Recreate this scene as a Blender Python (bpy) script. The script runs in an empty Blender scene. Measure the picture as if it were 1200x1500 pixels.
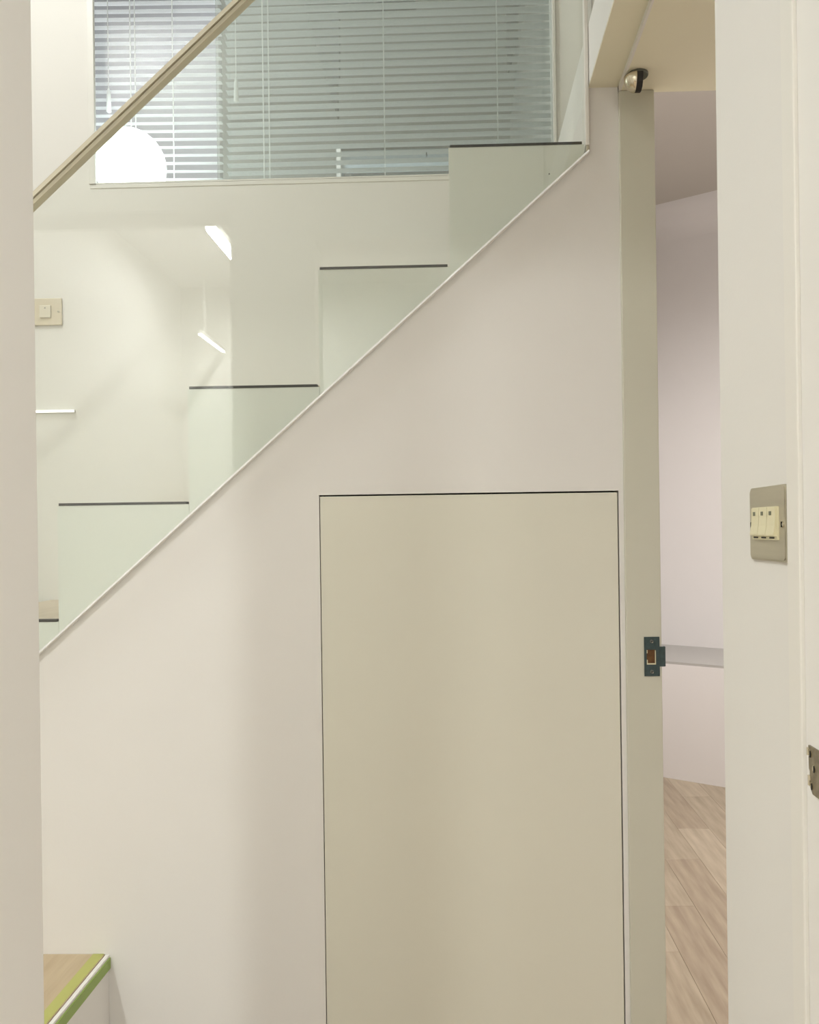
import bpy, bmesh, math, random
from mathutils import Matrix, Vector
random.seed(4)
S = bpy.context.scene
COL = S.collection

# ------------------------------------------------------------------ camera
cam_d = bpy.data.cameras.new('camera'); cam = bpy.data.objects.new('camera', cam_d); COL.objects.link(cam)
cam_d.sensor_fit = 'VERTICAL'; cam_d.sensor_height = 36.0; cam_d.lens = 36.0 * 1200 / 1500
cam_d.shift_x = -39 / 1500; cam_d.shift_y = 25 / 1500
cam_d.clip_start = 0.02
YAW, ROLL = math.radians(1.56), -0.0135
cam.matrix_world = Matrix.Translation((0, 0, 1.25)) @ Matrix.Rotation(YAW, 4, 'Z') @ Matrix.Rotation(math.pi / 2, 4, 'X') @ Matrix.Rotation(ROLL, 4, 'Z')
S.camera = cam

# ------------------------------------------------------------------ world, lights, exposure
W = bpy.data.worlds.new('world'); S.world = W; W.use_nodes = True
W.node_tree.nodes['Background'].inputs[0].default_value = (1.0, 0.95, 0.88, 1)
W.node_tree.nodes['Background'].inputs[1].default_value = 0.25
S.view_settings.view_transform = 'Standard'; S.view_settings.look = 'None'
S.view_settings.gamma = 1.0; S.view_settings.use_curve_mapping = False
S.view_settings.exposure = 0.19

def area(name, loc, target, size, power, color, size_y=None):
    l = bpy.data.lights.new(name, 'AREA'); l.energy = power; l.color = color
    l.shape = 'RECTANGLE' if size_y else 'DISK'; l.size = size
    if size_y: l.size_y = size_y
    o = bpy.data.objects.new(name, l); COL.objects.link(o); o.location = loc
    o.rotation_euler = (Vector(target) - Vector(loc)).to_track_quat('-Z', 'Y').to_euler()
    return o
WARM = (0.975, 1.0, 0.985)
area('stairwell_ceiling_light', (-1.25, 1.10, 3.32), (-1.25, 1.10, 0), 0.36, 13, WARM)
area('study_fill_light', (0.88, -0.85, 2.715), (0.88, -0.85, 0), 0.58, 23, WARM, 0.58)  # added fill for the left jamb and the stair wall
area('study_batten_light', (-1.172, -1.215, 2.699), (-1.172, -1.215, 0), 0.042, 29, WARM, 0.61)
area('upper_room_far_fill', (-2.0, 4.35, 3.78), (-1.4, 4.35, 2.0), 0.36, 20, (0.95, 0.98, 1.0))  # added out of sight to light the far wall behind the blinds
area('upper_room_front_fill', (-0.85, 2.55, 3.78), (-0.85, 2.55, 0), 0.36, 24, (0.96, 0.97, 1.0))  # second lamp added to brighten slats and partition
spl = bpy.data.lights.new('bedroom_downlight', 'SPOT'); spl.energy = 200; spl.color = (1.0, 0.965, 0.945)
spl.spot_size = math.radians(164); spl.spot_blend = 0.8; spl.shadow_soft_size = 0.12
spo = bpy.data.objects.new('bedroom_downlight', spl); COL.objects.link(spo); spo.location = (1.0, 2.45, 2.96)

# ------------------------------------------------------------------ materials
def mat(name, color, rough=0.6, metal=0.0, spec=0.5, var=0.0, scale=8.0, bump=0.0, bscale=60.0, color2=None, stretch=(1, 1, 1)):
    m = bpy.data.materials.new(name); m.use_nodes = True
    nt = m.node_tree; b = nt.nodes['Principled BSDF']
    b.inputs['Base Color'].default_value = (*color, 1); b.inputs['Roughness'].default_value = rough
    b.inputs['Metallic'].default_value = metal; b.inputs['Specular IOR Level'].default_value = spec
    tc = nt.nodes.new('ShaderNodeTexCoord'); mp = nt.nodes.new('ShaderNodeMapping'); mp.inputs['Scale'].default_value = stretch
    nt.links.new(tc.outputs['Object'], mp.inputs['Vector'])
    if var or color2:
        n = nt.nodes.new('ShaderNodeTexNoise'); n.inputs['Scale'].default_value = scale; n.inputs['Detail'].default_value = 5
        nt.links.new(mp.outputs[0], n.inputs['Vector'])
        r = nt.nodes.new('ShaderNodeValToRGB')
        c2 = color2 or tuple(c * (1 - var) for c in color)
        r.color_ramp.elements[0].position = 0.3; r.color_ramp.elements[1].position = 0.7
        r.color_ramp.elements[0].color = (*c2, 1); r.color_ramp.elements[1].color = (*color, 1)
        nt.links.new(n.outputs['Fac'], r.inputs[0]); nt.links.new(r.outputs[0], b.inputs['Base Color'])
    if bump:
        n2 = nt.nodes.new('ShaderNodeTexNoise'); n2.inputs['Scale'].default_value = bscale; n2.inputs['Detail'].default_value = 3
        nt.links.new(mp.outputs[0], n2.inputs['Vector'])
        bp = nt.nodes.new('ShaderNodeBump'); bp.inputs['Strength'].default_value = bump; bp.inputs['Distance'].default_value = 0.002
        nt.links.new(n2.outputs['Fac'], bp.inputs['Height']); nt.links.new(bp.outputs[0], b.inputs['Normal'])
    return m

def emit(name, color, strength):
    m = bpy.data.materials.new(name); m.use_nodes = True; nt = m.node_tree
    b = nt.nodes['Principled BSDF']; b.inputs['Base Color'].default_value = (0.8, 0.8, 0.8, 1)
    b.inputs['Emission Color'].default_value = (*color, 1); b.inputs['Emission Strength'].default_value = strength
    return m

def glass(name, tint, haze=0.0, haze_col=(0.7, 0.72, 0.7), f0=0.045):
    m = bpy.data.materials.new(name); m.use_nodes = True; nt = m.node_tree
    nt.nodes.remove(nt.nodes['Principled BSDF']); out = nt.nodes['Material Output']
    tr = nt.nodes.new('ShaderNodeBsdfTransparent'); tr.inputs[0].default_value = (*tint, 1)
    gl = nt.nodes.new('ShaderNodeBsdfGlossy'); gl.inputs['Roughness'].default_value = 0.0; gl.inputs[0].default_value = (1, 1, 1, 1)
    lw = nt.nodes.new('ShaderNodeLayerWeight'); lw.inputs[0].default_value = 0.5
    pw = nt.nodes.new('ShaderNodeMath'); pw.operation = 'POWER'; pw.inputs[1].default_value = 5
    ma = nt.nodes.new('ShaderNodeMath'); ma.operation = 'MULTIPLY_ADD'; ma.inputs[1].default_value = 1 - f0; ma.inputs[2].default_value = f0
    nt.links.new(lw.outputs['Facing'], pw.inputs[0]); nt.links.new(pw.outputs[0], ma.inputs[0])
    mx = nt.nodes.new('ShaderNodeMixShader'); nt.links.new(ma.outputs[0], mx.inputs[0])
    src = tr
    if haze:
        df = nt.nodes.new('ShaderNodeBsdfDiffuse'); df.inputs[0].default_value = (*haze_col, 1)
        m2 = nt.nodes.new('ShaderNodeMixShader'); m2.inputs[0].default_value = haze
        nt.links.new(tr.outputs[0], m2.inputs[1]); nt.links.new(df.outputs[0], m2.inputs[2]); src = m2
    nt.links.new(src.outputs[0], mx.inputs[1]); nt.links.new(gl.outputs[0], mx.inputs[2])
    nt.links.new(mx.outputs[0], out.inputs['Surface'])
    return m

M = {}
M['wall'] = mat('wall_paint', (0.80, 0.778, 0.738), 0.55, var=0.015, scale=3, bump=0.05, bscale=160)
M['backwall'] = mat('back_wall_paint', (0.80, 0.785, 0.74), 0.55, var=0.015, scale=3, bump=0.05, bscale=160)
M['cream'] = mat('cream_lacquer', (0.745, 0.725, 0.615), 0.38, var=0.02, scale=2, bump=0.02)
M['frame'] = mat('frame_paint', (0.61, 0.595, 0.49), 0.45, var=0.02, scale=4)
M['arris'] = mat('frame_edge_paint', (0.81, 0.785, 0.73), 0.4)
M['beige'] = mat('beige_wall_paint', (0.62, 0.59, 0.52), 0.6, var=0.02)
M['soffit'] = mat('soffit_paint', (0.86, 0.82, 0.64), 0.6, var=0.02)
M['white'] = mat('white_paint', (0.83, 0.81, 0.77), 0.4)
M['stepside'] = mat('pale_green_step_side', (0.765, 0.785, 0.735), 0.35, var=0.015, scale=3)
M['black'] = mat('black_edging', (0.018, 0.016, 0.014), 0.6)
M['dark'] = mat('dark_gap', (0.02, 0.018, 0.012), 0.9)
M['tread'] = mat('tread_wood', (0.66, 0.56, 0.43), 0.4, color2=(0.56, 0.46, 0.34), scale=9, stretch=(9, 1, 1))
M['landing'] = mat('landing_wood', (0.58, 0.47, 0.31), 0.4, color2=(0.46, 0.35, 0.22), scale=7, stretch=(8, 0.8, 1), bump=0.05)
M['tape'] = mat('lime_tape', (0.47, 0.48, 0.14), 0.5, var=0.08)
M['green'] = mat('green_nosing', (0.30, 0.42, 0.10), 0.45, var=0.08)
M['rail'] = mat('rail_paint', (0.66, 0.61, 0.46), 0.35)
M['railtop'] = mat('rail_lip_paint', (0.74, 0.69, 0.54), 0.3)
M['metal'] = mat('brushed_steel', (0.56, 0.52, 0.41), 0.42, metal=0.6, var=0.15, scale=6, stretch=(1, 1, 12))
M['paleplate'] = mat('pale_steel', (0.70, 0.63, 0.48), 0.35, metal=0.35, var=0.05)
M['ivory'] = mat('ivory_plastic', (0.74, 0.69, 0.47), 0.35)
M['paleplastic'] = mat('pale_plastic', (0.76, 0.71, 0.58), 0.4)
M['indicator'] = mat('grey_indicator', (0.16, 0.17, 0.11), 0.4)
M['teal'] = mat('dark_zinc', (0.055, 0.085, 0.085), 0.55, metal=0.35, var=0.3, scale=180)
M['chrome'] = mat('polished_steel', (0.72, 0.66, 0.52), 0.22, metal=1.0)
M['darkmetal'] = mat('dark_steel', (0.16, 0.17, 0.15), 0.35, metal=0.8)
M['brownwood'] = mat('raw_brown_wood', (0.17, 0.075, 0.02), 0.8, var=0.6, scale=120)
M['worn'] = mat('worn_steel', (0.36, 0.31, 0.22), 0.5, metal=0.6, var=0.4, scale=150)
M['aluwhite'] = mat('white_window_frame', (0.80, 0.79, 0.74), 0.4)
M['slat'] = mat('blind_slat_white', (0.92, 0.93, 0.93), 0.45)
M['slatgrey'] = mat('blind_slat_grey', (0.74, 0.77, 0.76), 0.5)
M['cord'] = mat('blind_cord', (0.85, 0.86, 0.84), 0.7)
M['upwall'] = mat('upper_room_paint', (0.74, 0.745, 0.75), 0.8, var=0.05)
M['uppart'] = mat('added_partition_paint', (0.36, 0.355, 0.365), 0.8)
M['upolive'] = mat('olive_grey_paint', (0.40, 0.40, 0.36), 0.8, var=0.05)
M['upgrey'] = mat('grey_board', (0.035, 0.036, 0.033), 0.8)
M['updark'] = mat('dark_blue_paint', (0.006, 0.013, 0.017), 0.6)
M['upblue'] = mat('pale_blue_panel', (0.42, 0.50, 0.54), 0.6)
M['bedwall'] = mat('lilac_white_paint', (0.81, 0.785, 0.77), 0.6, var=0.01)
M['bedceil_shade'] = mat('bedroom_ceiling_shade_paint', (0.60, 0.56, 0.50), 0.8)  # the ceiling's shade is put into a paint darker than the wall's
M['ledge'] = mat('grey_ledge', (0.46, 0.445, 0.42), 0.5)
M['floor'] = mat('hall_floor_wood', (0.46, 0.36, 0.26), 0.4, color2=(0.36, 0.27, 0.19), scale=6, stretch=(8, 0.7, 1))
M['glass'] = glass('clear_glass', (0.985, 0.995, 0.98))
M['winglass'] = glass('window_glass', (0.97, 0.985, 0.985))
M['hazeglass'] = glass('painted_haze_glass', (0.93, 0.96, 0.95), 0.20, (0.66, 0.68, 0.65))  # diffuse share paints the reflected haze of the right pane
M['globe'] = emit('globe_glow', (0.90, 1.0, 1.0), 6)
M['tube'] = emit('tube_glow', (0.95, 1.0, 0.96), 22)
M['strip'] = emit('strip_glow', (1.0, 1.0, 0.86), 1.6)
M['lampdisc'] = emit('ceiling_lamp_glow', (1.0, 0.95, 0.88), 4)

def plank_mat(i, c1, c2):
    return mat('plank_wood_%d' % i, c1, 0.33, color2=c2, scale=3.2, stretch=(12, 1.3, 1), bump=0.06, bscale=30)
PL = [plank_mat(0, (0.47, 0.39, 0.285), (0.31, 0.245, 0.165)), plank_mat(1, (0.52, 0.435, 0.32), (0.355, 0.285, 0.2)), plank_mat(2, (0.43, 0.35, 0.25), (0.29, 0.22, 0.15))]

# ------------------------------------------------------------------ helpers
def link(name, bm, m, parent=None, smooth=False):
    bmesh.ops.recalc_face_normals(bm, faces=bm.faces)
    me = bpy.data.meshes.new(name); bm.to_mesh(me); bm.free()
    if smooth:
        for p in me.polygons: p.use_smooth = True
    me.materials.append(m)
    o = bpy.data.objects.new(name, me); COL.objects.link(o)
    if parent: o.parent = parent
    return o

def tag(o, label=None, cat=None, group=None, kind=None):
    if label: o['label'] = label
    if cat: o['category'] = cat
    if group: o['group'] = group
    if kind: o['kind'] = kind
    return o

def empty(name, label, cat, group=None, kind=None, loc=(0, 0, 0)):
    o = bpy.data.objects.new(name, None); COL.objects.link(o); o.location = loc; o.empty_display_size = 0.05
    return tag(o, label, cat, group, kind)

def abox(bm, x0, x1, y0, y1, z0, z1, bev=0.0, seg=2):
    vs = [bm.verts.new((x, y, z)) for x in (x0, x1) for y in (y0, y1) for z in (z0, z1)]
    idx = [(0, 1, 3, 2), (4, 6, 7, 5), (0, 4, 5, 1), (2, 3, 7, 6), (0, 2, 6, 4), (1, 5, 7, 3)]
    fs = [bm.faces.new([vs[i] for i in f]) for f in idx]
    if bev:
        es = list({e for f in fs for e in f.edges})
        bmesh.ops.bevel(bm, geom=es, offset=bev, segments=seg, affect='EDGES', profile=0.5)
    return bm

def box(name, x0, x1, y0, y1, z0, z1, m, parent=None, bev=0.0, off=(0, 0, 0)):
    bm = bmesh.new(); abox(bm, x0 - off[0], x1 - off[0], y0 - off[1], y1 - off[1], z0 - off[2], z1 - off[2], bev)
    return link(name, bm, m, parent)

def prism(bm, pts, axis, a, b):
    """extrude a polygon along an axis; pts are the two other coordinates in axis order"""
    def mk(p, t):
        return {'x': (t, p[0], p[1]), 'y': (p[0], t, p[1]), 'z': (p[0], p[1], t)}[axis]
    A = [bm.verts.new(mk(p, a)) for p in pts]; B = [bm.verts.new(mk(p, b)) for p in pts]
    bm.faces.new(A); bm.faces.new(B[::-1])
    n = len(pts)
    for i in range(n): bm.faces.new((A[i], B[i], B[(i + 1) % n], A[(i + 1) % n]))
    return bm

def poly(name, pts, axis, a, b, m, parent=None):
    return link(name, prism(bmesh.new(), pts, axis, a, b), m, parent)

def rings(bm, profile, centre, axis='z', n=24, sign=1):
    """lathe: profile = [(radius, height)]"""
    rows = []
    for r, h in profile:
        row = []
        if r < 1e-6:
            p = {'z': (0, 0, h * sign), 'x': (h * sign, 0, 0), 'y': (0, h * sign, 0)}[axis]
            row = [bm.verts.new(Vector(centre) + Vector(p))]
        else:
            for k in range(n):
                t = 2 * math.pi * k / n; c, s = r * math.cos(t), r * math.sin(t)
                p = {'z': (c, s, h * sign), 'x': (h * sign, c, s), 'y': (c, h * sign, s)}[axis]
                row.append(bm.verts.new(Vector(centre) + Vector(p)))
        rows.append(row)
    for A, B in zip(rows, rows[1:]):
        for k in range(n):
            k2 = (k + 1) % n
            if len(A) == 1 and len(B) == 1: continue
            if len(A) == 1: bm.faces.new((A[0], B[k], B[k2]))
            elif len(B) == 1: bm.faces.new((A[k], B[0], A[k2]))
            else: bm.faces.new((A[k], B[k], B[k2], A[k2]))
    for R in (rows[0], rows[-1]):
        if len(R) > 2:
            try: bm.faces.new(R)
            except ValueError: pass
    return bm

# ------------------------------------------------------------------ key dimensions (metres)
D = 1.500                     # front of the stair wall
B = 1.960                     # wall behind the stairs
X1, X0, XJ = 0.2475, 0.3006, 0.3648
HEAD = 2.053
def diag(x): return 1.0281 + 0.8800 * (x + 0.7805)
RX = [-1.481, -1.236, -0.991, -0.7465, -0.4985, -0.2525, -0.0090, 0.2400]   # riser faces
TZ = [0.680, 0.886, 1.0911, 1.3070, 1.5200, 1.7360, 1.9550]                # tread tops (from the first visible flight step)
RXs = [-1.481] + RX[1:]

# ------------------------------------------------------------------ setting
def struct(o): return tag(o, kind='structure')

# floor slab
fl = struct(box('floor', -2.45, 3.2, -2.05, 6.4, -0.06, 0.0, M['floor']))
tag(fl, 'brown wood-effect floor running through hall and bedroom')
# planks of the bedroom floor seen through the doorway
pw, plen = 0.128, 0.86
pm_cache = {}
for i in range(10):
    x0 = 0.372 + i * pw
    off = (0.0, 0.52, 0.23, 0.71, 0.40)[i % 5] + 0.13
    y = 1.34 - off if i else 1.30
    j = 0
    while y < 4.4:
        key = PL[(i * 2 + j) % 3].name
        if key not in pm_cache:
            bm = bmesh.new(); abox(bm, 0.0003, pw - 0.0003, 0.0003, plen - 0.0003, 0, 0.006, 0.0006, 1)
            me = bpy.data.meshes.new('plank'); bmesh.ops.recalc_face_normals(bm, faces=bm.faces); bm.to_mesh(me); bm.free()
            me.materials.append(bpy.data.materials[key]); pm_cache[key] = me
        # the skewed bedroom wall cuts the floor off: keep planks in front of it
        ymax = 4.0888 - (x0 + pw - 0.9922) * 0.6587
        if y < ymax + 0.05:
            o = bpy.data.objects.new('plank', pm_cache[key]); COL.objects.link(o); o.location = (x0, y, 0.0003); o.parent = fl
        y += plen; j += 1

# stair wall: everything under the sloping line, with the cupboard opening notched out
CX0, CX1, CZ = -0.2540, 0.2902, 1.3125
sw = bmesh.new()
prism(sw, [(-1.62, 0.0), (-1.62, diag(-1.62)), (0.2440, diag(0.2440)), (0.2440, HEAD), (0.3012, HEAD), (0.3012, 0.0), (CX1 + 0.0022, 0.0), (CX1 + 0.0022, CZ + 0.0032), (CX0 - 0.0015, CZ + 0.0028), (CX0 - 0.0015, 0.0)], 'y', D, D + 0.05)
struct(tag(link('wall_stair', sw, M['wall']), 'white painted wall under the staircase with sloping top edge'))
# cupboard door flush in it
d1 = tag(struct(box('door_1', CX0, CX1, D + 0.0004, D + 0.020, 0.012, CZ, M['cream'], bev=0.0009)), 'cream flush cupboard door set in the under-stair wall')
# near-black sheet behind the door: the gap's shade put into colour
struct(tag(poly('wall_gap_shade', [(CX0 - 0.06, 0.0), (CX0 - 0.06, 1.36), (0.2985, 1.36), (0.2985, 0.0)], 'y', D + 0.051, D + 0.060, M['dark']), 'near-black sheet whose colour stands for the shade in the door gap'))

# wall behind the stairs, with the window opening
WX0, WX1, WZ0, WZ1 = -0.8700, X1, 2.0945, 3.05
bw = bmesh.new()
abox(bw, -2.45, 0.36, B, B + 0.10, 0, WZ0)
prism(bw, [(-2.45, B), (WX0, B), (WX0 - 0.004, B + 0.008), (WX0 - 0.07, B + 0.10), (-2.45, B + 0.10)], 'z', WZ0, 3.40)
abox(bw, WX0, WX1, B, B + 0.10, WZ1, 3.40)
abox(bw, WX1, 0.36, B, B + 0.10, WZ0, 3.40)
struct(tag(link('wall_back', bw, M['backwall']), 'off-white wall behind the stairs under and beside the window'))

# right hand wall of the stairwell: white band, beige wall above, and the low bulkhead over the bedroom door
struct(tag(box('wall_bulkhead', 0.2560, 2.70, 0.62, D, HEAD, 3.40, M['beige']), 'beige bulkhead wall above the bedroom doorway'))
struct(tag(box('wall_stairwell', 0.2560, XJ, D, B, HEAD, 3.40, M['beige']), 'beige upper wall right of the stairs'))
struct(tag(box('wall_bedroom_left', X1, XJ - 0.002, D + 0.055, B + 0.0, 0.0, HEAD, M['bedwall']), 'wall between the stairs and the bedroom'))
struct(tag(box('wall_bedroom_side', 0.365, 0.40, B + 0.10, 4.9, 0.0, 3.05, M['bedwall']), 'bedroom side wall beyond the stairs'))
struct(tag(box('trim_band', X1, 0.2560, 0.62, B, HEAD, 2.160, M['white']), 'white band along the lower edge of the beige wall'))
struct(tag(box('trim_soffit', X1 + 0.0005, X0, 0.62, D, HEAD - 0.003, HEAD, M['soffit']), 'tan underside of the bulkhead beside the door head'))
# door lining of the bedroom doorway
struct(tag(box('trim_jamb', 0.3012, XJ, D - 0.008, D + 0.10, 0.0, HEAD - 0.0132, M['frame'], bev=0.0015), 'greenish beige far jamb of the bedroom doorway with strike plate'))
struct(tag(box('trim_head', X0 + 0.004, 1.60, 0.9465, D + 0.002, HEAD - 0.013, HEAD - 0.0003, M['soffit']), 'khaki underside of the doorway head carrying a door stop'))
struct(tag(box('trim_head_edge', X0 + 0.00005, X0 + 0.004, 0.9465, D - 0.009, HEAD - 0.0145, HEAD - 0.0003, M['arris']), 'thin pale edge along the doorway head'))
# wall with the switch
struct(tag(box('wall_right', X0, XJ, 0.62, 0.9465, 0.0, HEAD - 0.0005, M['wall'], bev=0.003), 'white wall with the three-gang switch right of the bedroom doorway'))

# bedroom beyond the doorway
dirx, diry = 0.8352, -0.5500
nx, ny = 0.5500, 0.8352                 # pointing away from the camera
px, py = 0.9922, 4.0888
def along(t, off): return (px + dirx * t + nx * off, py + diry * t + ny * off)
LZ = 0.582
def skew(name, t0, t1, o0, o1, z0, z1, m, label):
    pts = [along(t0, o0), along(t1, o0), along(t1, o1), along(t0, o1)]
    return struct(tag(poly(name, pts, 'z', z0, z1, m), label))
skew('wall_ledge', -0.78, 2.4, 0.0, 0.56, 0.0, LZ - 0.012, M['bedwall'], 'low white wall below the bedroom ledge')
skew('trim_ledge', -0.78, 2.4, 0.002, 0.56, LZ - 0.012, LZ, M['ledge'], 'grey ledge top on the low bedroom wall')
skew('wall_bedroom_far', -1.3, 2.4, 0.56, 0.62, 0.0, 3.05, M['bedwall'], 'lilac white far wall of the bedroom')
R_ = 0.16  # cove added so the wall-to-ceiling tone change looks softer
cv = bmesh.new(); rows = []
for t in (-1.3, 2.4):
    row = []
    for k in range(13):
        a = math.pi / 2 * k / 12
        o_, z_ = 0.56 - R_ + R_ * math.cos(a), 3.0 - R_ + R_ * math.sin(a)
        q = along(t, o_); row.append(cv.verts.new((q[0], q[1], z_)))
    rows.append(row)
for k in range(12): cv.faces.new((rows[0][k], rows[1][k], rows[1][k + 1], rows[0][k + 1]))
cvo = struct(tag(link('trim_added_cove', cv, M['bedwall'], smooth=False), 'added cove softening the tone step between bedroom wall and ceiling'))
for p in cvo.data.polygons: p.use_smooth = True
struct(tag(box('wall_bedroom_right', 2.70, 2.76, 0.62, 4.9, 0, 3.05, M['bedwall']), 'right wall of the bedroom'))
struct(tag(box('wall_bedroom_near', XJ, 2.70, 0.62, 0.70, 0, HEAD - 0.02, M['bedwall']), 'near wall of the bedroom'))
struct(tag(box('ceiling_bedroom', XJ + 0.001, 2.76, D + 0.003, 5.6, 3.0, 3.05, M['bedceil_shade']), 'bedroom ceiling with its shade put into the paint'))

# camera doorway
JL = -0.3868
struct(tag(box('wall_near', -0.622, JL, 0.62, 0.7445, 0.0, 3.40, M['wall'], bev=0.002), 'beige jamb at the left edge of the view'))
struct(tag(box('wall_near_head', JL, 0.2470, 0.62, 0.7445, 2.05, 3.40, M['wall']), 'wall above the near doorway'))
struct(tag(box('wall_near_header', -1.55, -0.622, 0.62, 0.7445, 2.141, 3.40, M['wall']), 'wall above the second near opening'))
struct(tag(box('wall_near_end', -2.45, -1.55, 0.62, 0.7445, 0, 3.40, M['wall']), 'wall left of the second near opening'))
struct(tag(box('trim_casing', 0.2946, 0.3006, 0.7176, 0.7437, 0.0, 2.10, M['arris'], bev=0.001), 'pale casing strip of the near doorway beside the switch'))
struct(tag(box('trim_near_jamb', 0.2986, 0.3006, 0.62, 0.7172, 0.0, 2.10, M['white']), 'white near jamb at the right edge of the view'))
# study behind the camera, hall ends and ceilings
struct(tag(box('wall_study_left', -1.75, -1.69, -2.06, 0.62, 0, 2.755, M['wall']), 'left wall of the room behind'))
struct(tag(box('wall_study_back', -1.75, 1.30, -2.06, -2.0, 0, 2.755, M['wall']), 'back wall of the room behind'))
struct(tag(box('wall_study_right', 1.24, 1.30, -2.0, 0.62, 0, 2.755, M['wall']), 'right wall of the room behind'))
struct(tag(box('wall_study_side', XJ, 1.30, 0.56, 0.62, 0, 2.755, M['wall']), 'wall beside the near doorway'))
struct(tag(box('ceiling_study', -1.75, 1.30, -2.06, 0.62, 2.755, 2.81, M['white']), 'white ceiling of the room behind'))
struct(tag(box('wall_hall_end', -2.51, -2.45, 0.62, B + 0.1, 0, 3.40, M['wall']), 'end wall of the hall'))
struct(tag(box('ceiling', -2.51, 0.36, 0.62, B + 0.1, 3.40, 3.46, M['white']), 'white stairwell ceiling'))

# ------------------------------------------------------------------ staircase
st = empty('staircase', 'narrow staircase climbing right behind the glass with black-edged wood treads', 'staircase', loc=(-0.75, 1.73, 0.4718))
LO = Vector(st.location)
YF = D + 0.0062
for k in range(len(TZ)):
    xa, xb, z = RX[k], RX[k + 1], TZ[k]
    if k == 0: xa = RX[1] - 0.245
    zb_a, zb_b = diag(xa) + 0.0004, diag(xb) + 0.0004
    o = poly('step', [(xa - LO.x, zb_a - LO.z), (xa - LO.x, z - 0.0045 - LO.z), (xb - 0.0008 - LO.x, z - 0.0045 - LO.z), (xb - 0.0008 - LO.x, zb_b - LO.z)], 'y', YF - LO.y, B - 0.0005 - LO.y, M['stepside'], st)
    box('tread', xa + 0.004, xb - 0.001, YF + 0.012, B - 0.0006, z - 0.0045, z, M['tread'], o, off=LO)
    box('edge_strip', xa + 0.003, xb - 0.0045, YF - 0.0008, YF + 0.012, z - 0.0045, z + 0.0003, M['black'], o, off=LO)

# landing at the foot of the stairs
LZT = 0.4718
la = empty('landing_platform', 'wood-topped landing step with lime green taped edge at lower left', 'platform', loc=(-1.05, 1.15, 0))
LL = Vector(la.location)
box('body', -2.40, -0.6585, 0.80, D - 0.0005, 0.0, LZT - 0.012, M['white'], la, off=LL)
box('top', -2.40, -0.6650, 0.795, D - 0.0005, LZT - 0.012, LZT - 0.0006, M['landing'], la, off=LL)
box('edge_tape', -0.6870, -0.6665, 0.795, D - 0.0006, LZT - 0.0006, LZT, M['tape'], la, off=LL)
box('shadow_gap', -0.6665, -0.6640, 0.795, D - 0.0006, LZT - 0.008, LZT - 0.003, M['dark'], la, off=LL)
box('edge_bead', -0.6640, -0.6565, 0.793, D - 0.0006, LZT - 0.010, LZT - 0.0012, M['white'], la, bev=0.001, off=LL)
box('nosing', -0.6585, -0.6542, 0.792, D - 0.0006, LZT - 0.0265, LZT - 0.006, M['green'], la, bev=0.0008, off=LL)
# lower flight under the first steps
box('back_platform', -2.40, RX[1] - 0.2455, D + 0.052, B - 0.001, 0.0, LZT - 0.002, M['landing'], la, off=LL)

# ------------------------------------------------------------------ glass balustrade
gb = empty('glass_balustrade', 'clear glass balustrade with slim cream handrail sloping above the stair wall', 'balustrade', loc=(-0.27, D, diag(-0.27)))
G = Vector(gb.location)
XG0, XG1 = -1.40, 0.2405
def railz(x): return 1.8478 + 0.9080 * (x + 0.7855)      # underside line of the handrail
gy0, gy1 = D - 0.0065, D + 0.0035
def gp(pts): return [(p[0] - G.x, p[1] - G.z) for p in pts]
poly('glass_panel', gp([(XG0, diag(XG0) + 0.002), (XG1, diag(XG1) + 0.002), (XG1, railz(XG1) + 0.004), (XG0, railz(XG0) + 0.004)]), 'y', gy0 - G.y, gy1 - G.y, M['glass'], gb)
# bead along the bottom
def sloped(name, x0, x1, zf0, lo, hi, ya, yb, m, parent, zf1=None):
    return poly(name, gp([(x0, zf0(x0) + lo), (x1, zf0(x1) + lo), (x1, zf0(x1) + hi), (x0, zf0(x0) + hi)]), 'y', ya - G.y, yb - G.y, m, parent)
bm = bmesh.new(); ends = []
for x in (XG0, 0.2455):
    ends.append([bm.verts.new((x - G.x, y_ - G.y, diag(x) + h_ - G.z)) for y_, h_ in ((D - 0.0067, -0.0045), (D - 0.0155, -0.0045), (D - 0.0165, -0.0030), (D - 0.0095, 0.0030), (D - 0.0067, 0.0030))])
for k in range(5): bm.faces.new((ends[0][k], ends[1][k], ends[1][(k + 1) % 5], ends[0][(k + 1) % 5]))
bm.faces.new(ends[0]); bm.faces.new(ends[1][::-1])
link('bottom_bead', bm, M['white'], gb)
# handrail: an upper lip and a lower skirt with a groove in between
hr = sloped('handrail', XG0, XG1, railz, 0.0, 0.0215, D - 0.0095, D + 0.005, M['rail'], gb)
sloped('rail_lip', XG0, XG1, railz, 0.0115, 0.0205, D - 0.0150, D - 0.0096, M['railtop'], hr)
sloped('rail_skirt', XG0, XG1, railz, 0.0, 0.0090, D - 0.0125, D - 0.0096, M['rail'], hr)
sloped('rail_cap', XG0, XG1, railz, 0.0206, 0.0235, D - 0.0130, D + 0.005, M['rail'], hr)
# end post
box('end_post', 0.2395, 0.2468, D - 0.010, D + 0.006, 1.942, railz(0.24) + 0.02, M['arris'], gb, bev=0.0012, off=G)
box('post_foot', 0.2412, 0.2464, D - 0.0085, D + 0.004, 1.9315, 1.942, M['metal'], gb, bev=0.001, off=G)
# small glass clip on the top tread's side and a speck on the third
bm = rings(bmesh.new(), [(0.0012, -0.0005), (0.0012, 0.0014), (0.0, 0.0016)], (0.1735 - G.x, gy0 - G.y, 1.892 - G.z), 'y', 10, -1)
link('glass_fixing', bm, M['darkmetal'], gb)

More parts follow.
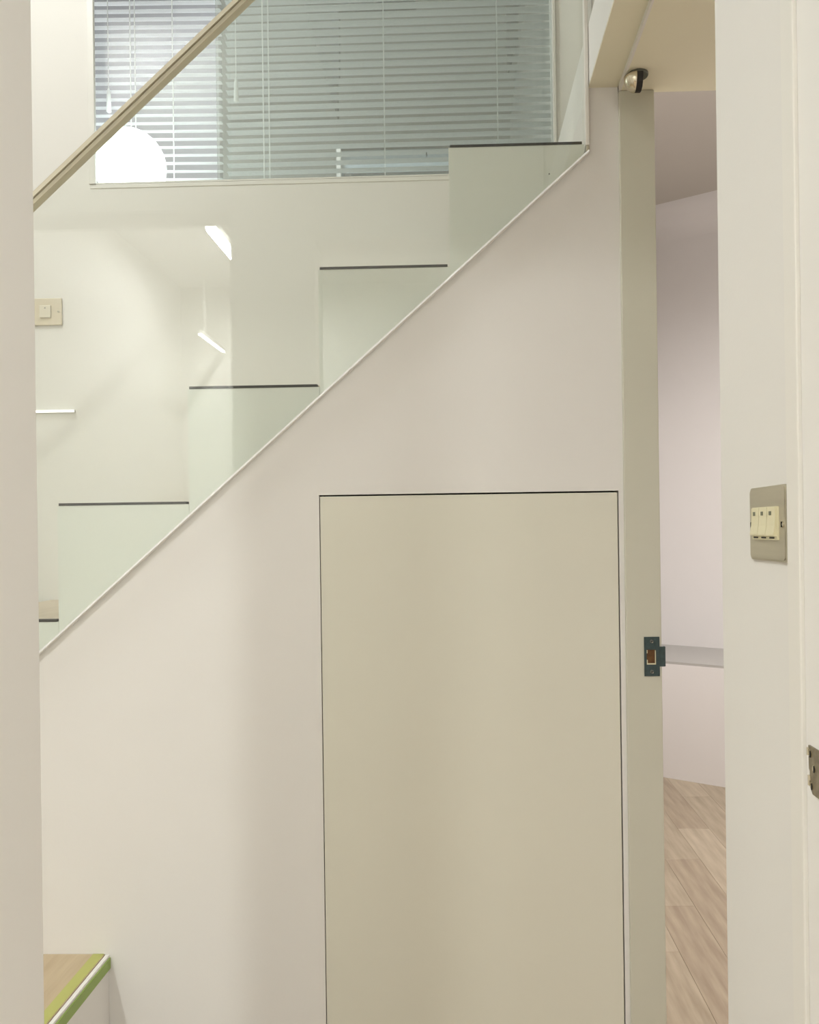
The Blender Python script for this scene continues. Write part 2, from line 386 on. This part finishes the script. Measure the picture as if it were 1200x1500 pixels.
# ------------------------------------------------------------------ window over the stairs
wi = tag(bpy.data.objects.new('window_1', None), 'interior window over the stairs with white frame and two panes', None, None, 'structure'); COL.objects.link(wi); wi.location = (-0.31, B, WZ0)
Wl = Vector(wi.location)
def wbox(n, *a, m='aluwhite', p=None, bev=0.0): return box(n, *a, M[m], p or wi, bev=bev, off=Wl)
wbox('sill', WX0 - 0.010, WX1 - 0.001, B - 0.0015, B + 0.10, WZ0 - 0.010, WZ0, bev=0.001)
wbox('frame', WX0 - 0.012, WX0 + 0.004, B - 0.004, B + 0.006, WZ0 + 0.0005, WZ1, bev=0.001)
wbox('frame', WX1 - 0.0075, WX1 - 0.0008, B - 0.005, B + 0.06, WZ0 + 0.0005, WZ1, bev=0.001)
wbox('frame', WX0 + 0.0105, WX1 - 0.008, B - 0.004, B + 0.06, WZ1 - 0.03, WZ1, bev=0.001)
wbox('frame', WX0 + 0.0045, WX1 - 0.008, B - 0.0012, B + 0.05, WZ0 + 0.0005, WZ0 + 0.004)
XM = -0.5735
wbox('pane', WX0 - 0.012, XM + 0.03, B + 0.030, B + 0.036, WZ0 + 0.005, WZ1 - 0.031, m='winglass')
wbox('pane', XM, WX1 - 0.008, B + 0.014, B + 0.020, WZ0 + 0.005, WZ1 - 0.031, m='hazeglass')
wbox('handle', -0.0655, -0.0635, B + 0.008, B + 0.0135, 2.148, 2.156, m='darkmetal')

# blinds in the room behind the window
def blind(name, label, xa, xb, ybl, z0, z1, pitch, tilt, slope, m, cords, wand):
    e = empty(name, label, 'blind', loc=((xa + xb) / 2, ybl, z0)); E_ = Vector(e.location)
    hw = 0.0125; L = xb - xa
    bm = bmesh.new(); N = 5; top, bot = [], []
    for i in range(N):
        t = -1 + 2 * i / (N - 1); yy = t * hw * math.cos(tilt); zz = t * hw * math.sin(tilt) + 0.0016 * (1 - t * t)
        top.append((yy, zz + 0.0004)); bot.append((yy, zz - 0.0004))
    prism(bm, top + bot[::-1], 'x', -L / 2, L / 2)
    bmesh.ops.recalc_face_normals(bm, faces=bm.faces)
    me = bpy.data.meshes.new('slat'); bm.to_mesh(me); bm.free(); me.materials.append(m)
    n = int((z1 - z0) / pitch)
    for i in range(n):
        o = bpy.data.objects.new('slat', me); COL.objects.link(o); o.parent = e
        o.location = (0, 0, 0.02 + i * pitch); o.rotation_euler = (0, slope + random.uniform(-0.0012, 0.0012), 0)
    for cx in cords:
        box('ladder_cord', cx - 0.0014, cx + 0.0014, ybl - 0.0155, ybl - 0.0135, z0, z1, M['cord'], e, off=E_)
    box('bottom_rail', xa, xb, ybl - 0.012, ybl + 0.012, z0 - 0.004, z0 + 0.010, m, e, bev=0.002, off=E_)
    box('head_rail', xa, xb, ybl - 0.018, ybl + 0.013, z1, z1 + 0.035, m, e, bev=0.002, off=E_)
    if wand:
        wx, wz0, wz1 = wand
        bm = rings(bmesh.new(), [(0.0, wz0), (0.007, wz0 + 0.004), (0.0055, wz0 + 0.055), (0.003, wz0 + 0.066), (0.0012, wz0 + 0.07), (0.0012, wz1), (0.0, wz1)], (wx - E_.x, -0.028, -E_.z), 'z', 10)
        link('pull_cord', bm, M['cord'], e, smooth=True)
    return e
blind('venetian_blind', 'bright white venetian blind behind the left window pane', -1.060, -0.640, 2.255, 2.10, 3.08, 0.0223, math.radians(10), math.radians(1.0), M['slat'], (-0.889, -0.876, -0.771), (-0.945, 2.405, 3.08))
blind('venetian_blind', 'greyish venetian blind behind the wide right window pane', -0.634, 0.352, 2.285, 2.10, 3.08, 0.0228, math.radians(-3), math.radians(-0.2), M['slatgrey'], (-0.528, -0.512, -0.190, 0.124), (-0.60, 2.44, 3.08))
# lamp globe standing behind the pane
lg = empty('globe_lamp', 'glowing white globe lamp behind the lower left window corner', 'lamp', loc=(-0.853, 2.135, WZ0))
bm = bmesh.new(); bmesh.ops.create_uvsphere(bm, u_segments=40, v_segments=24, radius=0.0925, matrix=Matrix.Translation((0, 0, 0.124)))
link('globe', bm, M['globe'], lg, smooth=True)
link('base', rings(bmesh.new(), [(0.045, 0.0), (0.045, 0.008), (0.018, 0.014), (0.018, 0.034)], (0, 0, 0), 'z', 24), M['white'], lg)
# shelf carrying it
struct(tag(box('trim_inner_sill', -1.06, 0.36, B + 0.1002, B + 0.26, WZ0 - 0.03, WZ0 - 0.0002, M['white']), 'inner window sill behind the pane'))
# upper room
struct(tag(box('floor_upper', -2.2, 0.30, B + 0.10, 5.3, 1.94, 2.0, M['upwall']), 'floor of the upper room'))
struct(tag(box('wall_upper_far', -2.2, 0.36, 5.2, 5.26, 2.0, 4.0, M['upolive']), 'grey far wall of the upper room'))
struct(tag(box('wall_upper_left', -2.26, -2.2, B + 0.10, 5.26, 2.0, 4.0, M['upwall']), 'left wall of the upper room'))
struct(tag(box('wall_upper_right', 0.365, 0.40, B + 0.10, 5.26, 3.06, 4.0, M['upolive']), 'right wall of the upper room'))
struct(tag(box('wall_upper_side', 0.3585, 0.3645, B + 0.102, 5.19, 2.0, 3.06, M['upolive']), 'olive side wall of the upper room'))
struct(tag(box('wall_upper_near', -2.26, 0.36, B + 0.10, B + 0.102, 3.06, 4.0, M['upwall']), 'upper room side of the window wall'))
struct(tag(box('ceiling_upper', -2.26, 0.40, B + 0.10, 5.26, 3.85, 3.9, M['upolive']), 'grey ceiling of the upper room'))
struct(tag(box('wall_added_partition', -2.2, -1.02, 3.55, 3.60, 2.0, 3.85, M['uppart']), 'added grey partition behind the left blind'))  # invented partition: sets the slat gaps' tone and screens the far lamp
# roof brace seen through the blind
rb = empty('roof_brace', 'dark post with grey triangular gusset seen through the blind', 'brace', loc=(-0.46, 3.2, 2.87))
poly('gusset', [(-0.20, 0.75), (0.006, 0.0), (0.0, 0.75)], 'y', 0.02, 0.06, M['upgrey'], rb)
poly('post', [(-0.017, 0.98), (-0.011, 0.14), (0.018, 0.14), (0.029, 0.98)], 'y', -0.02, 0.02, M['updark'], rb)
box('cross_beam', -0.017, 0.32, -0.02, 0.03, 0.42, 0.48, M['updark'], rb)
hp = empty('hanging_post', 'pale grey tapering post near the right end of the blind', 'post', loc=(0.245, 3.2, 3.02))
poly('post', [(-0.03, 0.83), (-0.035, 0.12), (-0.028, 0.0), (0.012, 0.12), (0.035, 0.83)], 'y', -0.02, 0.02, M['upgrey'], hp)
cb = empty('wall_cabinet', 'long pale blue cabinet with dark lower edge low behind the blind', 'cabinet', loc=(-0.20, 3.25, 2.0))
box('body', -0.245, 0.30, 0.0, 0.25, 0.0, 0.76, M['upblue'], cb)
box('plinth', -0.235, 0.30, -0.012, 0.0, 0.0, 0.665, M['updark'], cb)
box('side_frame', -0.262, -0.245, -0.03, 0.25, 0.0, 0.76, M['aluwhite'], cb)
box('top_edge', -0.262, 0.30, -0.03, 0.25, 0.76, 0.772, M['upgrey'], cb)

# ------------------------------------------------------------------ switch on the wall behind the stairs
s1 = empty('light_switch', 'pale single-rocker switch plate on the wall behind the glass', 'light switch', loc=(-0.9925, B, 1.788))
box('plate', -0.0425, 0.0405, -0.0052, -0.0003, -0.0325, 0.0330, M['paleplate'], s1, bev=0.0018)
ro = box('rocker', -0.013, 0.0155, -0.0085, -0.0052, -0.0150, 0.0155, M['paleplastic'], s1, bev=0.0015)
box('mark', 0.000, 0.003, -0.0089, -0.0085, 0.0075, 0.0095, M['indicator'], ro)
for sx in (-0.034, 0.033):
    link('screw', rings(bmesh.new(), [(0.0026, 0.005), (0.0026, 0.0062), (0.0, 0.0068)], (sx, 0, 0), 'y', 12, -1), M['metal'], s1)
# glowing strip on the same wall
sl = empty('strip_light', 'thin glowing horizontal strip on the wall behind the glass', 'strip light', loc=(-1.06, B, 1.547))
box('housing', -0.14, 0.1365, -0.006, -0.0004, -0.003, 0.003, M['white'], sl)
box('diffuser', -0.139, 0.1355, -0.0085, -0.006, -0.0026, 0.0026, M['strip'], sl)

# ------------------------------------------------------------------ three-gang switch on the right wall
s3 = empty('light_switch', 'steel plate switch with three ivory rockers on the right wall', 'light switch', loc=(X0, 0.7975, 1.251))
bm = bmesh.new()
def rrect(w, h, r, n=5):
    pts = []
    for cx, cy, a in ((w - r, h - r, 0), (-w + r, h - r, 90), (-w + r, -h + r, 180), (w - r, -h + r, 270)):
        for i in range(n + 1):
            t = math.radians(a + 90 * i / n); pts.append((cx + r * math.cos(t), cy + r * math.sin(t)))
    return pts
prism(bm, rrect(0.0458, 0.0358, 0.004), 'x', -0.0028, -0.0003)
prism(bm, rrect(0.0440, 0.0340, 0.004), 'x', -0.0040, -0.0028)
link('plate', bm, M['metal'], s3)
# rocker block: local y from far (+) to near (-)
ya, yb = 0.0185, -0.0435
wv = (ya - yb) / 3
box('rocker_bed', -0.0058, -0.0040, yb - 0.0008 + 0.013, ya + 0.0008 + 0.013, -0.0155, 0.0160, M['ivory'], s3)
for i in range(3):
    y1 = ya - i * wv + 0.013 - 0.0005; y0 = ya - (i + 1) * wv + 0.013 + 0.0005
    prof = [(-0.0058, 0.0152), (-0.0072, 0.0152), (-0.0072, 0.0060), (-0.0077, -0.0020), (-0.0090, -0.0102), (-0.0087, -0.0116), (-0.0058, -0.0122)]
    bm = bmesh.new()
    A = [bm.verts.new((p[0], y0, p[1])) for p in prof]; Bv = [bm.verts.new((p[0], y1, p[1])) for p in prof]
    bm.faces.new(A); bm.faces.new(Bv[::-1])
    for k in range(len(prof)): bm.faces.new((A[k], Bv[k], Bv[(k + 1) % len(prof)], A[(k + 1) % len(prof)]))
    r_ = link('rocker', bm, M['ivory'], s3)
    yc = (y0 + y1) / 2 + 0.002
    box('indicator', -0.0076, -0.0071, yc - 0.0028, yc + 0.0028, 0.0078, 0.0116, M['indicator'], r_, bev=0.0002)
    box('slot', -0.0062, -0.0057, yc - 0.0062, yc + 0.0052, -0.0142, -0.0128, M['black'], r_)
for sy in (0.0372, -0.0405):
    sc_ = link('screw', rings(bmesh.new(), [(0.0030, 0.0040), (0.0030, 0.0050), (0.0, 0.0057)], (0, sy, -0.001), 'x', 12, -1), M['chrome'], s3)
    box('slot', -0.0060, -0.0050, sy - 0.0004, sy + 0.0004, -0.0036, 0.0016, M['dark'], sc_)

# ------------------------------------------------------------------ strike plate on the far jamb
YJ = D - 0.008
sp = empty('strike_plate', 'dark zinc strike plate with projecting lip on the far door jamb', 'strike plate', loc=(0.3466, YJ, 1.0144))
def holed(bm, x0, x1, z0, z1, hx0, hx1, hz0, hz1, ya_, yb_):
    abox(bm, x0, hx0, ya_, yb_, z0, z1); abox(bm, hx1, x1, ya_, yb_, z0, z1)
    abox(bm, hx0, hx1, ya_, yb_, z0, hz0); abox(bm, hx0, hx1, ya_, yb_, hz1, z1)
bm = bmesh.new(); holed(bm, -0.0137, 0.0137, -0.0355, 0.0355, -0.0095, 0.0070, -0.0145, 0.0125, -0.0022, -0.0002)
link('plate', bm, M['teal'], sp)
lp = bmesh.new()
abox(lp, 0.0138, 0.0225, -0.0022, -0.0004, -0.0182, 0.0178)
abox(lp, 0.0225, 0.0243, -0.0022, 0.006, -0.0182, 0.0178, 0.0006)
link('lip', lp, M['teal'], sp)
box('latch_hole', -0.0095, 0.0070, -0.0006, -0.0002, -0.0145, 0.0125, M['brownwood'], sp)
rim = bmesh.new()
abox(rim, -0.0094, -0.0078, -0.0020, -0.0006, -0.0144, -0.0060); abox(rim, 0.0056, 0.0069, -0.0020, -0.0006, -0.0144, 0.0110)
abox(rim, -0.0078, 0.0056, -0.0020, -0.0006, -0.0144, -0.0122)
abox(rim, -0.0094, -0.0080, -0.0020, -0.0006, 0.0060, 0.0115)
link('bare_rim', rim, M['ivory'], sp)
for sz in (0.0275, -0.0275):
    q = link('screw', rings(bmesh.new(), [(0.0034, 0.0022), (0.0030, 0.0029), (0.0, 0.0033)], (-0.0005, 0, sz), 'y', 14, -1), M['darkmetal'], sp)
    box('slot', -0.0018, 0.0008, -0.0036, -0.0030, sz - 0.0008, sz + 0.0008, M['black'], q)
    box('added_glint', 0.0004, 0.0018, -0.0036, -0.0026, sz - 0.0024, sz - 0.0010, M['chrome'], q)  # bright chip added as a glint on the screw head

# ------------------------------------------------------------------ hinge plate on the near jamb
hg = empty('hinge', 'worn steel hinge plate on the white jamb at the right edge', 'hinge', loc=(0.2986, 0.690, 1.0425))
bm = bmesh.new()
prism(bm, [(0.0195, 0.0185), (-0.030, 0.0185), (-0.030, -0.0215), (0.012, -0.0215), (0.017, -0.0165), (0.0172, -0.003), (0.0188, -0.001)], 'x', -0.0018, -0.0002)
link('leaf', bm, M['worn'], hg)
for a, b in ((0.0105, 0.0168), (-0.0150, -0.0065)):
    link('knuckle', rings(bmesh.new(), [(0.0016, a), (0.0016, b)], (-0.0022, 0.0180 if a > 0 else 0.0165, 0), 'z', 12), M['chrome'], hg, smooth=False)
for sy, sz in ((0.0145, 0.0125), (0.0075, 0.0015), (0.0125, -0.0145)):
    q = link('screw', rings(bmesh.new(), [(0.0030, 0.0018), (0.0030, 0.0026), (0.0, 0.003)], (0, sy, sz), 'x', 12, -1), M['chrome'], hg)
    box('slot', -0.0034, -0.0027, sy - 0.0024, sy - 0.0008, sz - 0.0028, sz + 0.0028, M['black'], q)

# ------------------------------------------------------------------ half-dome door stop under the doorway head
ZS = HEAD - 0.013
ds = empty('door_stop', 'steel half-dome door stop with black rubber face under the doorway head', 'door stop', loc=(0.3205, 1.4400, ZS))
link('base_disc', rings(bmesh.new(), [(0.0178, 0.0), (0.0178, 0.0030), (0.0170, 0.0045)], (0.0035, 0, 0), 'z', 32, -1), M['darkmetal'], ds)
bm = bmesh.new(); prof = [(0.0205, 0.005)] + [(0.0205 * math.cos(t), 0.008 + 0.024 * math.sin(t)) for t in [math.radians(a) for a in (0, 12, 24, 36, 48, 60, 72, 82)]] + [(0.0, 0.032)]
rings(bm, prof, (0, 0, 0), 'z', 36, -1)
geom = bm.verts[:] + bm.edges[:] + bm.faces[:]
cut = bmesh.ops.bisect_plane(bm, geom=geom, plane_co=(-0.002, 0, 0), plane_no=(1, 0, 0), clear_outer=True)
es = [e for e in bm.edges if e.is_boundary]
try: bmesh.ops.contextual_create(bm, geom=[e for e in es if abs(e.verts[0].co.x + 0.002) < 1e-5 and abs(e.verts[1].co.x + 0.002) < 1e-5])
except Exception: pass
link('dome', bm, M['chrome'], ds, smooth=False)
for p in ds.children[-1].data.polygons: p.use_smooth = abs(p.normal.x) < 0.999
bm = bmesh.new(); pts = [(-0.0185, -0.005), (0.0185, -0.005), (0.0180, -0.012), (0.0155, -0.021), (0.010, -0.028), (0.0, -0.0305), (-0.010, -0.028), (-0.0155, -0.021), (-0.0180, -0.012)]
prism(bm, pts, 'x', -0.002, 0.0088)
link('rubber_pad', bm, M['black'], ds)

# ------------------------------------------------------------------ lamp housings, those of the place and the added fills
cl = empty('ceiling_lamp', 'round ceiling lamp over the hall', 'lamp', loc=(-1.25, 1.10, 3.40))
link('housing', rings(bmesh.new(), [(0.23, 0.0), (0.23, 0.05), (0.215, 0.06)], (0, 0, 0), 'z', 32, -1), M['white'], cl)
link('diffuser', rings(bmesh.new(), [(0.205, 0.060), (0.205, 0.066)], (0, 0, 0), 'z', 32, -1), M['lampdisc'], cl)
bt = empty('batten_lamp', 'white batten lamp on the ceiling of the room behind', 'lamp', loc=(-1.17, -1.2, 2.755))
box('housing', -0.045, 0.045, -0.33, 0.30, -0.03, 0.0, M['white'], bt, bev=0.003)
box('diffuser', -0.022, 0.020, -0.325, 0.295, -0.055, -0.03, M['tube'], bt)
wl = empty('wall_lamp', 'slim linear lamp hung in the room behind', 'lamp', loc=(-1.42, -1.85, 2.35))
box('bar', -0.012, 0.012, -0.13, 0.34, 0.004, 0.020, M['white'], wl)
box('diffuser', -0.009, 0.009, -0.12, 0.33, -0.004, 0.004, M['tube'], wl)
for yy in (-0.05, 0.25): box('hanger', -0.003, 0.003, yy - 0.003, yy + 0.003, 0.020, 0.35, M['white'], wl)
dl = empty('downlight', 'recessed downlight in the bedroom ceiling', 'lamp', loc=(1.0, 2.45, 3.0))
link('trim_ring', rings(bmesh.new(), [(0.19, 0.0), (0.19, 0.012), (0.16, 0.016), (0.16, 0.002)], (0, 0, 0), 'z', 32, -1), M['white'], dl)
pl_ = empty('fill_panel', 'square fill panel added on the ceiling of the room behind', 'lamp', loc=(0.88, -0.85, 2.755))
box('housing', -0.31, 0.31, -0.31, 0.31, -0.034, 0.0, M['white'], pl_, bev=0.003)
ul = empty('ceiling_lamp', 'round fill lamp added just behind the window', 'lamp', loc=(-0.85, 2.55, 3.85))
link('housing', rings(bmesh.new(), [(0.19, 0.0), (0.19, 0.03), (0.17, 0.04)], (0, 0, 0), 'z', 32, -1), M['white'], ul)
ul = empty('ceiling_lamp', 'unseen round fill lamp added at the far end of the upper room', 'lamp', loc=(-2.0, 4.35, 3.85))
link('housing', rings(bmesh.new(), [(0.19, 0.0), (0.19, 0.03), (0.17, 0.04)], (0, 0, 0), 'z', 32, -1), M['white'], ul)
